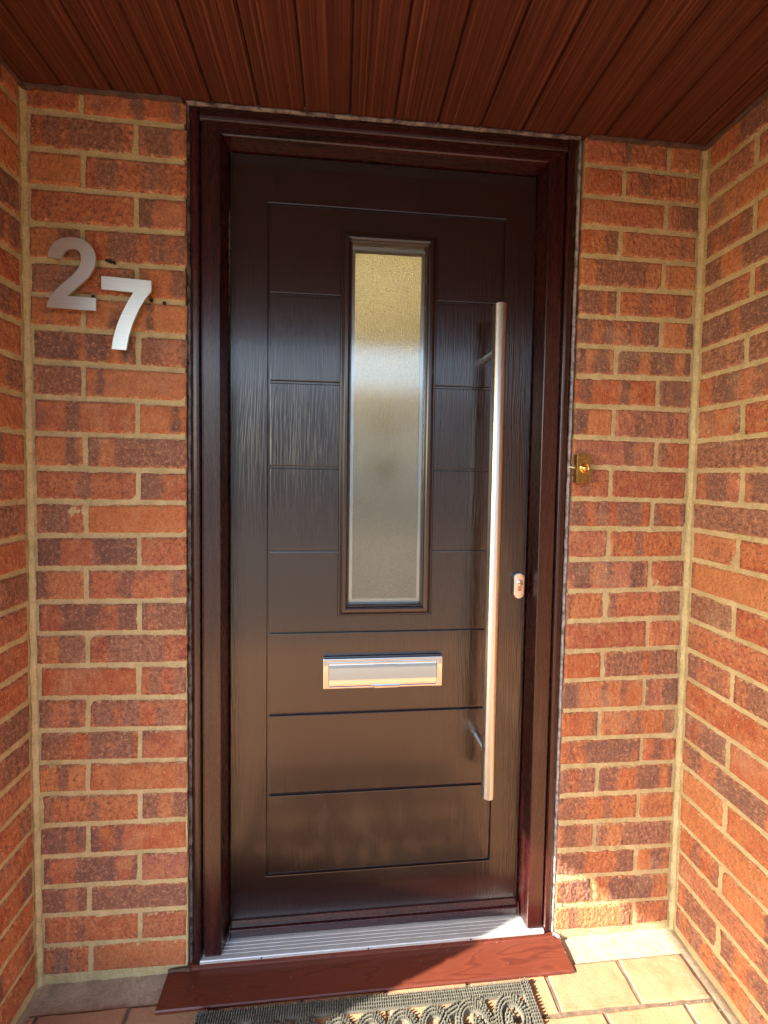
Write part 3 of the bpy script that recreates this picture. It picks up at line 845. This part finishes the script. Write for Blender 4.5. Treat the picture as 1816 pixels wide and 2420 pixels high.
    def ringframe(mb, x0, x1, z0, z1, t, y0, y1):
        O = [(x0, z0), (x1, z0), (x1, z1), (x0, z1)]; tl, tr, tb, tt = t
        I = [(x0 + tl, z0 + tb), (x1 - tr, z0 + tb), (x1 - tr, z1 - tt), (x0 + tl, z1 - tt)]
        vs = [(x, y0, z) for x, z in O] + [(x, y0 - .001, z) for x, z in I] + [(x, y1, z) for x, z in O] + [(x, y1, z) for x, z in I]; fs = []
        for k in range(4):
            k2 = (k + 1) % 4
            fs += [(k, k2, 4 + k2, 4 + k), (8 + k, 12 + k, 12 + k2, 8 + k2), (k, 8 + k, 8 + k2, k2), (4 + k, 4 + k2, 12 + k2, 12 + k)]
        mb.add(vs, fs)
    ringframe(lp, lx0, lx1, lz0, lz1, (.0145, .0145, .0065, .0080), YL - .0150, YL - .0004)
    plate = build(lp, "letter_plate", M['chrome'], d, bevel=.0028, seg=3, smooth=True)
    fx0, fx1, fz0, fz1 = lx0 + .0150, lx1 - .0150, lz0 + .0070, lz1 - .0085
    pr = []
    N = 18
    for i in range(N + 1):                       # gently bowed flap
        t = i / N; z = fz0 + (fz1 - .0105 - fz0) * t
        pr.append((YL - .0135 + .0056 * t * t, z))
    z = fz1 - .0105
    pr += [(YL - .0075, z + .0006), (YL - .0125, z + .0030), (YL - .0132, z + .0060), (YL - .0118, z + .0090), (YL - .006, z + .0100), (YL - .002, z + .0100), (YL - .002, fz0)]
    build(MB().prism(pr, 'x', fx0, fx1), "flap", M['chrome'], plate, bevel=0, smooth=True)
    lip = MB().prism([(.432, lz0 + .0070), (.440, lz0 + .0012), (.497, lz0 + .0012), (.505, lz0 + .0070)], 'y', YL - .0175, YL - .0125)
    build(lip, "finger_lip", M['chrome'], plate, bevel=.0008)
    # oval lock plate
    lcx, lcz = .8085, .9650
    def stadium(w, h, n=14):
        r = w / 2; pts = []
        for i in range(n + 1): a = math.pi * i / n; pts.append((lcx + r * math.cos(a), lcz + h / 2 - r + r * math.sin(a)))
        for i in range(n + 1): a = math.pi + math.pi * i / n; pts.append((lcx + r * math.cos(a), lcz - h / 2 + r + r * math.sin(a)))
        return pts
    lk = MB().prism(stadium(.0285, .0665), 'y', YL - .0125, YL - .0004)
    lock = build(lk, "lock_plate", M['satin'], d, bevel=.0022, seg=3, smooth=True)
    cyl = MB().lathe([(.0082, .001), (.0082, -.0020), (.0068, -.0032), (.0055, -.0034)], (lcx + .0005, YL - .0125, lcz + .0080), 'y', 28)
    cyl.prism([(lcx - .0042, lcz - .0130), (lcx + .0052, lcz - .0130), (lcx + .0052, lcz + .0055), (lcx - .0042, lcz + .0055)], 'y', YL - .0140, YL - .0120)
    cy_ = build(cyl, "lock_cylinder", M['chrome'], lock, smooth=True)
    build(MB().box(lcx - .0032, lcx + .0042, YL - .0164, YL - .0155, lcz + .0068, lcz + .0092), "keyhole", M['hole'], lock)
    # rain deflector along the foot
    wb = [(YL + .001, .1185), (YL - .0020, .1185), (YL - .0075, .1075), (YL - .0125, .1060), (YL - .0140, .1045), (YL - .0140, .1015), (YL - .0115, .1000), (YL - .0105, .0985), (YL - .0105, .0825), (YL + .001, .0825)]
    build(MB().prism(wb, 'x', DX0 + .004, DX1 - .004), "rain_deflector", M['foil_x'], d, bevel=.0006)
    build(MB().box(DX0 + .0015, DX0 + .0038, YL - .0150, YL + .001, .0822, .1195), "end_cap", M['foil_x'], d)
    build(MB().box(DX1 - .0038, DX1 - .0015, YL - .0150, YL + .001, .0822, .1195), "end_cap", M['foil_x'], d)
door()

# ------------------------------------------------------------------ house numbers
def number(outline, name, label):
    cxm = sum(p[0] for p in outline) / len(outline); czm = sum(p[1] for p in outline) / len(outline)
    me = bpy.data.meshes.new(name); bm = bmesh.new()
    f0 = bm.faces.new([bm.verts.new((x, -.0170, z)) for x, z in outline])
    r = bmesh.ops.extrude_face_region(bm, geom=[f0])
    bmesh.ops.translate(bm, vec=(0, .004, 0), verts=[g for g in r['geom'] if isinstance(g, bmesh.types.BMVert)])
    bmesh.ops.recalc_face_normals(bm, faces=bm.faces)
    bm.to_mesh(me); bm.free()
    t = thing(name, label, "house number", group="steel house numbers")
    link("plate", me, M['steel_x'], t)
    return t
def smooth_loop(pts, sharp, it=2):
    """corner cutting on the curved runs only"""
    for _ in range(it):
        out = []; n = len(pts); sh = set(sharp); ns = []
        for i, p in enumerate(pts):
            if i in sh: ns.append(len(out)); out.append(p)
            else:
                a, b = pts[i - 1], pts[(i + 1) % n]
                out.append((p[0] * .75 + a[0] * .25, p[1] * .75 + a[1] * .25)); out.append((p[0] * .75 + b[0] * .25, p[1] * .75 + b[1] * .25))
        pts, sharp = out, ns
    return pts
o2 = [(-0.2772, 1.6986), (-0.2743, 1.7102), (-0.2676, 1.724), (-0.2583, 1.7341), (-0.2472, 1.7396), (-0.2343, 1.7419), (-0.2214, 1.7422), (-0.2084, 1.7401), (-0.1965, 1.7341), (-0.1873, 1.7251), (-0.1818, 1.7139), (-0.1801, 1.7024), (-0.1808, 1.6908), (-0.1842, 1.679), (-0.1899, 1.668), (-0.1975, 1.6579), (-0.2079, 1.6477), (-0.2192, 1.6374), (-0.2295, 1.6272), (-0.238, 1.6185), (-0.1807, 1.6171), (-0.181, 1.5902), (-0.2808, 1.5928), (-0.2788, 1.6025), (-0.2731, 1.6143), (-0.2646, 1.6263), (-0.2524, 1.6405), (-0.2375, 1.6538), (-0.2262, 1.6641), (-0.2168, 1.6752), (-0.211, 1.6871), (-0.209, 1.6988), (-0.2104, 1.7073), (-0.2144, 1.7138), (-0.2208, 1.7177), (-0.2291, 1.7183), (-0.2374, 1.7163), (-0.244, 1.7111), (-0.2477, 1.7041), (-0.2492, 1.6949)]
o7 = [(-0.1688, 1.6644), (-0.0659, 1.6599), (-0.066, 1.6377), (-0.0771, 1.6234), (-0.0887, 1.6042), (-0.0984, 1.584), (-0.1072, 1.562), (-0.1141, 1.538), (-0.1181, 1.5161), (-0.1195, 1.5086), (-0.1495, 1.5099), (-0.1475, 1.5248), (-0.1425, 1.5466), (-0.1356, 1.5685), (-0.1259, 1.5906), (-0.1143, 1.6146), (-0.1027, 1.6333), (-0.1692, 1.6368)]
n2 = number(smooth_loop(o2, [0, 19, 20, 21, 22, 39]), "house_number", "brushed steel figure 2, the upper left of the two house numbers")
n7 = number(smooth_loop(o7, [0, 1, 2, 9, 10, 16, 17]), "house_number", "brushed steel figure 7, the lower right of the two house numbers")
for t, pts in ((n2, ((-.205, 1.604), (-.222, 1.729))), (n7, ((-.085, 1.648), (-.134, 1.522)))):
    for x, z in pts:
        build(MB().tube([(x, -.0125, z), (x, .006, z)], .0030, 10), "fixing_pin", M['satin'], t, smooth=True)

# ------------------------------------------------------------------ bell push
def bell():
    t = thing("bell_push", "small old brass bell push on the brickwork beside the door frame", "doorbell")
    x0, x1, z0, z1 = .9215, .9560, 1.2315, 1.3010
    pl = MB().box(x0, x1, -.0175, -.0010, z0, z1)
    p = build(pl, "back_box", M['brass'], t, bevel=.0007)
    rm = MB(); w = .0022; ya, yb = -.0187, -.0176
    rm.box(x0, x1, ya, yb, z0, z0 + w); rm.box(x0, x1, ya, yb, z1 - w, z1); rm.box(x0, x0 + w, ya, yb, z0 + w, z1 - w); rm.box(x1 - w, x1, ya, yb, z0 + w, z1 - w)
    build(rm, "rim", M['brass'], t)
    c = ((x0 + x1) / 2 + .0005, -.0176, 1.2675)
    build(MB().lathe([(.0118, 0), (.0118, -.0014), (.0100, -.0026), (.0086, -.0016), (.0080, -.0006)], c, 'y', 30), "collar", M['brass_shine'], t, smooth=True)
    build(MB().lathe([(.0072, -.0004), (.0070, -.0030), (.0056, -.0052), (.0030, -.0065), (.0008, -.0068)], c, 'y', 26), "button", M['brass_shine'], t, smooth=True)
    build(MB().tube([(.9085, -.0035, 1.2705), (.9150, -.0045, 1.2695), (.9225, -.0060, 1.2680)], .0021, 10), "cable", M['cable'], t, smooth=True)
bell()

# ------------------------------------------------------------------ rubber scroll mat
def door_mat():
    t = thing("door_mat", "dark rubber door mat with pierced scrollwork and pins in front of the sill", "door mat")
    x0, x1, y1, y0 = .0480, .8020, -.0790, -.530
    xc = (x0 + x1) / 2; zb = ZF + .0012; th = .0050
    bands = []                                       # (polyline, half width)
    def spiral(cx, cy, r0, r1, a0, turns, n=46):
        return [(cx + lerp(r0, r1, i / n) * math.cos(a0 + turns * 2 * math.pi * i / n), cy + lerp(r0, r1, i / n) * math.sin(a0 + turns * 2 * math.pi * i / n)) for i in range(n + 1)]
    def arc(cx, cy, r, a0, a1, n=26): return [(cx + r * math.cos(lerp(a0, a1, i / n)), cy + r * math.sin(lerp(a0, a1, i / n))) for i in range(n + 1)]
    BW = .0225
    # border
    for p in ([(x0 + BW / 2, y0), (x0 + BW / 2, y1)], [(x1 - BW / 2, y0), (x1 - BW / 2, y1)]): bands.append((p, BW / 2))
    for p in ([(x0, y1 - BW / 2), (x1, y1 - BW / 2)], [(x0, y0 + BW / 2), (x1, y0 + BW / 2)]): bands.append((p, BW / 2))
    HW = .0095
    def half(sy):                                    # scrolls along one long side; sy=-1 is the side by the door
        Y = (lambda v: y1 - v) if sy < 0 else (lambda v: y0 + v)
        S = lambda pts, m: [(xc + m * px, Y(py)) for px, py in pts]
        for m in (-1, 1):
            # corner C-scroll
            bands.append((S(spiral(.318, .060, .036, .010, -2.9, 1.15), m), HW))
            bands.append((S([(.283, .052), (.276, .085), (.270, .120), (.285, .150)], m), HW))
            bands.append((S([(.318, .096), (.345, .108), (.358, .120)], m), HW))
            # large spiral, with a tail that sweeps to the next loop
            bands.append((S(spiral(.222, .066, .043, .011, .35, -1.25), m), HW))
            bands.append((S([(.258, .090), (.262, .060), (.255, .032), (.245, .022)], m), HW * .8))
            bands.append((S([(.196, .032), (.170, .042), (.150, .062), (.132, .090)], m), HW))
            # chain of loops
            for cx in ((.140, .070) if True else ()):
                bands.append((S(arc(cx, .062, .028, -math.pi * 1.12, .35), m), HW))
        bands.append((S(arc(0, .062, .028, -math.pi * 1.1, .1 * math.pi), 1), HW))
        for m in (-1, 1):
            bands.append((S([(.035, .070), (.035, .100), (.020, .130), (0, .140)], m), HW))
            bands.append((S([(.105, .072), (.105, .105), (.12, .14), (.16, .16)], m), HW))
            bands.append((S(spiral(.20, .165, .045, .012, 2.0, 1.2), m), HW))
            bands.append((S(spiral(.07, .175, .045, .012, 1.2, -1.2), m), HW))
            bands.append((S([(.245, .165), (.29, .19), (.33, .17), (.36, .19)], m), HW))
    half(-1); half(1)
    base = MB(); pins = MB()
    def resample(p, step):
        out = [Vector(p[0])]; acc = 0
        pts = [Vector(q) for q in p]; L = sum((b - a).length for a, b in zip(pts, pts[1:])); n = max(2, int(round(L / step)))
        res = []; tgt = [L * i / n for i in range(n + 1)]; k = 0; s = 0
        for tg in tgt:
            while k < len(pts) - 2 and s + (pts[k + 1] - pts[k]).length < tg: s += (pts[k + 1] - pts[k]).length; k += 1
            seg = (pts[k + 1] - pts[k]).length; res.append(pts[k].lerp(pts[k + 1], min(1, (tg - s) / max(seg, 1e-6))))
        return res
    used = set()
    for bi, (p, hw) in enumerate(bands):
        r = resample(p, .006); n = len(r); L, Rr = [], []
        zt = zb + th + (bi % 7) * .00012
        nrm = []
        for i in range(n):
            dd = (r[min(i + 1, n - 1)] - r[max(i - 1, 0)]).normalized(); nn = Vector((-dd.y, dd.x)); nrm.append(nn)
        k0 = len(base.v)
        for q, nn in zip(r, nrm):
            a, b = q + nn * hw, q - nn * hw; a2, b2 = q + nn * (hw - .0012), q - nn * (hw - .0012)
            base.v += [(a.x, a.y, zb), (a2.x, a2.y, zt), (b2.x, b2.y, zt), (b.x, b.y, zb)]
        for i in range(n - 1):
            for k in range(3):
                u = k0 + 4 * i + k; base.f.append((u, u + 1, u + 5, u + 4))
        base.f.append((k0, k0 + 1, k0 + 2, k0 + 3)); e = k0 + 4 * (n - 1); base.f.append((e + 3, e + 2, e + 1, e))
        # rows of pins
        sp = .0054
        rr = resample(p, sp); rows = max(2, int(2 * hw / .0054)); n = len(rr)
        for i, q in enumerate(rr):
            dd = (rr[min(i + 1, n - 1)] - rr[max(i - 1, 0)]).normalized(); nn = Vector((-dd.y, dd.x))
            for k in range(rows):
                o = q + nn * (-hw + 2 * hw * (k + .5) / rows)
                if not (x0 - .001 <= o.x <= x1 + .001 and y0 - .001 <= o.y <= y1 + .001): continue
                key = (int(o.x / .0042), int(o.y / .0042))
                if key in used: continue
                used.add(key)
                h = .0078 + random.uniform(-.0007, .0007); wv = .0016
                jx, jy = random.uniform(-.0005, .0005), random.uniform(-.0005, .0005)
                ax, ay = o.x, o.y; kk = len(pins.v)
                zz = zb + th - .0003
                pins.v += [(ax - wv, ay - wv, zz), (ax + wv, ay - wv, zz), (ax + wv, ay + wv, zz), (ax - wv, ay + wv, zz)]
                w2 = .0009
                pins.v += [(ax - w2 + jx, ay - w2 + jy, zz + h), (ax + w2 + jx, ay - w2 + jy, zz + h), (ax + w2 + jx, ay + w2 + jy, zz + h), (ax - w2 + jx, ay + w2 + jy, zz + h)]
                pins.f += [(kk + 4, kk + 5, kk + 6, kk + 7)] + [(kk + j, kk + (j + 1) % 4, kk + 4 + (j + 1) % 4, kk + 4 + j) for j in range(4)]
    build(base, "scroll_base", M['rubber'], t)
    build(pins, "rubber_pins", M['rubber'], t, kind="stuff")
door_mat()

# ------------------------------------------------------------------ hall behind the glass; roof opening added to let sky light in
hall = MB()
hx0, hx1, hy1, hz1 = -.25, 1.15, 3.4, 4.6
hall.box(hx0 - .1, hx0, .3005, hy1, .02, hz1); hall.box(hx1, hx1 + .1, .3005, hy1, .02, hz1); hall.box(hx0, hx1, hy1, hy1 + .1, .02, hz1)
hall.box(hx0, DX0 - .03, .101, .3005, .02, 2.04); hall.box(DX1 + .03, hx1, .101, .3005, .02, 2.04); hall.box(hx0, hx1, .301, .34, 2.04, hz1)
hall.box(DX0 - .03, DX1 + .03, .101, .3, 2.0405, 2.25)
hall.box(hx0 - .1, hx1 + .1, .34, .9, hz1 + .0005, hz1 + .1); hall.box(hx0 - .1, hx1 + .1, 3.0, hy1 + .1, hz1 + .0005, hz1 + .1)
build(hall, "hall_walls", M['hall'], kind="structure")
build(MB().box(hx0, hx1, .101, hy1, -.02, .02), "hall_floor", M['hallfloor'], kind="structure")

idr = thing("interior_door", "brown inner door blurred behind the frosted glass", "door")
build(MB().box(.08, .80, hy1 - .045, hy1 - .001, .021, 1.98), "door_panel", M['darkwood'], idr, bevel=.004)
build(MB().lathe([(.012, 0), (.012, -.03), (.024, -.035), (.026, -.05), (.015, -.06)], (.14, hy1 - .045, 1.0), 'y', 16), "knob", M['brass_shine'], idr, smooth=True)
cab = thing("hall_cabinet", "pale hall cabinet blurred behind the lower right of the frosted glass", "cabinet")
build(MB().box(.50, 1.14, 1.35, 1.75, .08, 1.08), "body", M['white'], cab, bevel=.004)
build(MB().box(.48, 1.145, 1.33, 1.76, 1.0805, 1.105), "top", M['darkwood'], cab, bevel=.003)
for x, y in ((.53, 1.38), (1.10, 1.38), (.53, 1.71), (1.10, 1.71)): build(MB().box(x - .02, x + .02, y - .02, y + .02, .0205, .0795), "leg", M['darkwood'], cab)

# ------------------------------------------------------------------ house across the road (seen only as a reflection)
def opposite():
    h = thing("pale_house", "pale rendered house with dark roof across the road", "house")
    X0, X1, Y0, Y1 = -9.0, 10.0, -26.0, -18.0
    build(MB().box(X0, X1, Y0, Y1, .02, 4.9), "wall", M['render'], h)
    yr = (Y0 + Y1) / 2
    rf = MB().prism([(Y0 - .4, 4.902), (Y1 + .4, 4.902), (yr, 6.4)], 'x', X0 - .3, X1 + .3)
    build(rf, "roof", M['roof'], h)
    for x in (-7, -3.5, 2.5, 6.5):
        for z in ((.9, 2.2), (3.2, 4.4)):
            w = build(MB().box(x - .7, x + .7, Y1 + .002, Y1 + .06, *z), "window", M['white'], h)
            build(MB().box(x - .6, x - .03, Y1 + .061, Y1 + .075, z[0] + .1, z[1] - .1), "pane", M['win'], w)
            build(MB().box(x + .03, x + .6, Y1 + .061, Y1 + .075, z[0] + .1, z[1] - .1), "pane", M['win'], w)
    build(MB().box(-.5, .5, Y1 + .002, Y1 + .06, .02, 2.1), "door", M['white'], h)
opposite()

# ------------------------------------------------------------------ grit blown into the corner
g = MB(); rg = random.Random(5)
for k in range(110):
    if k < 55: x, y = XR - .008 - abs(rg.gauss(0, .03)), rg.uniform(-.55, -.01)
    else: x, y = rg.uniform(XL + .02, XR - .03), rg.uniform(-.6, -.01)
    if -.05 < x < .93 and y > -.075: continue
    r = rg.uniform(.0006, .0016); z = ZF + .0012 + (.003 if XR - x < .012 else 0)
    a = rg.uniform(0, 6)
    vs_ = [(x + r * math.cos(a + i * 2.094), y + r * math.sin(a + i * 2.094), z - .0012) for i in range(3)] + [(x + r * .6 * math.cos(a + 1 + i * 2.094), y + r * .6 * math.sin(a + 1 + i * 2.094), z + r * .8) for i in range(3)]
    g.add(vs_, [(2, 1, 0), (3, 4, 5), (0, 1, 4, 3), (1, 2, 5, 4), (2, 0, 3, 5)])
build(g, "grit", M['grit'], label="pale grit scattered over the porch floor", category="grit", kind="stuff")
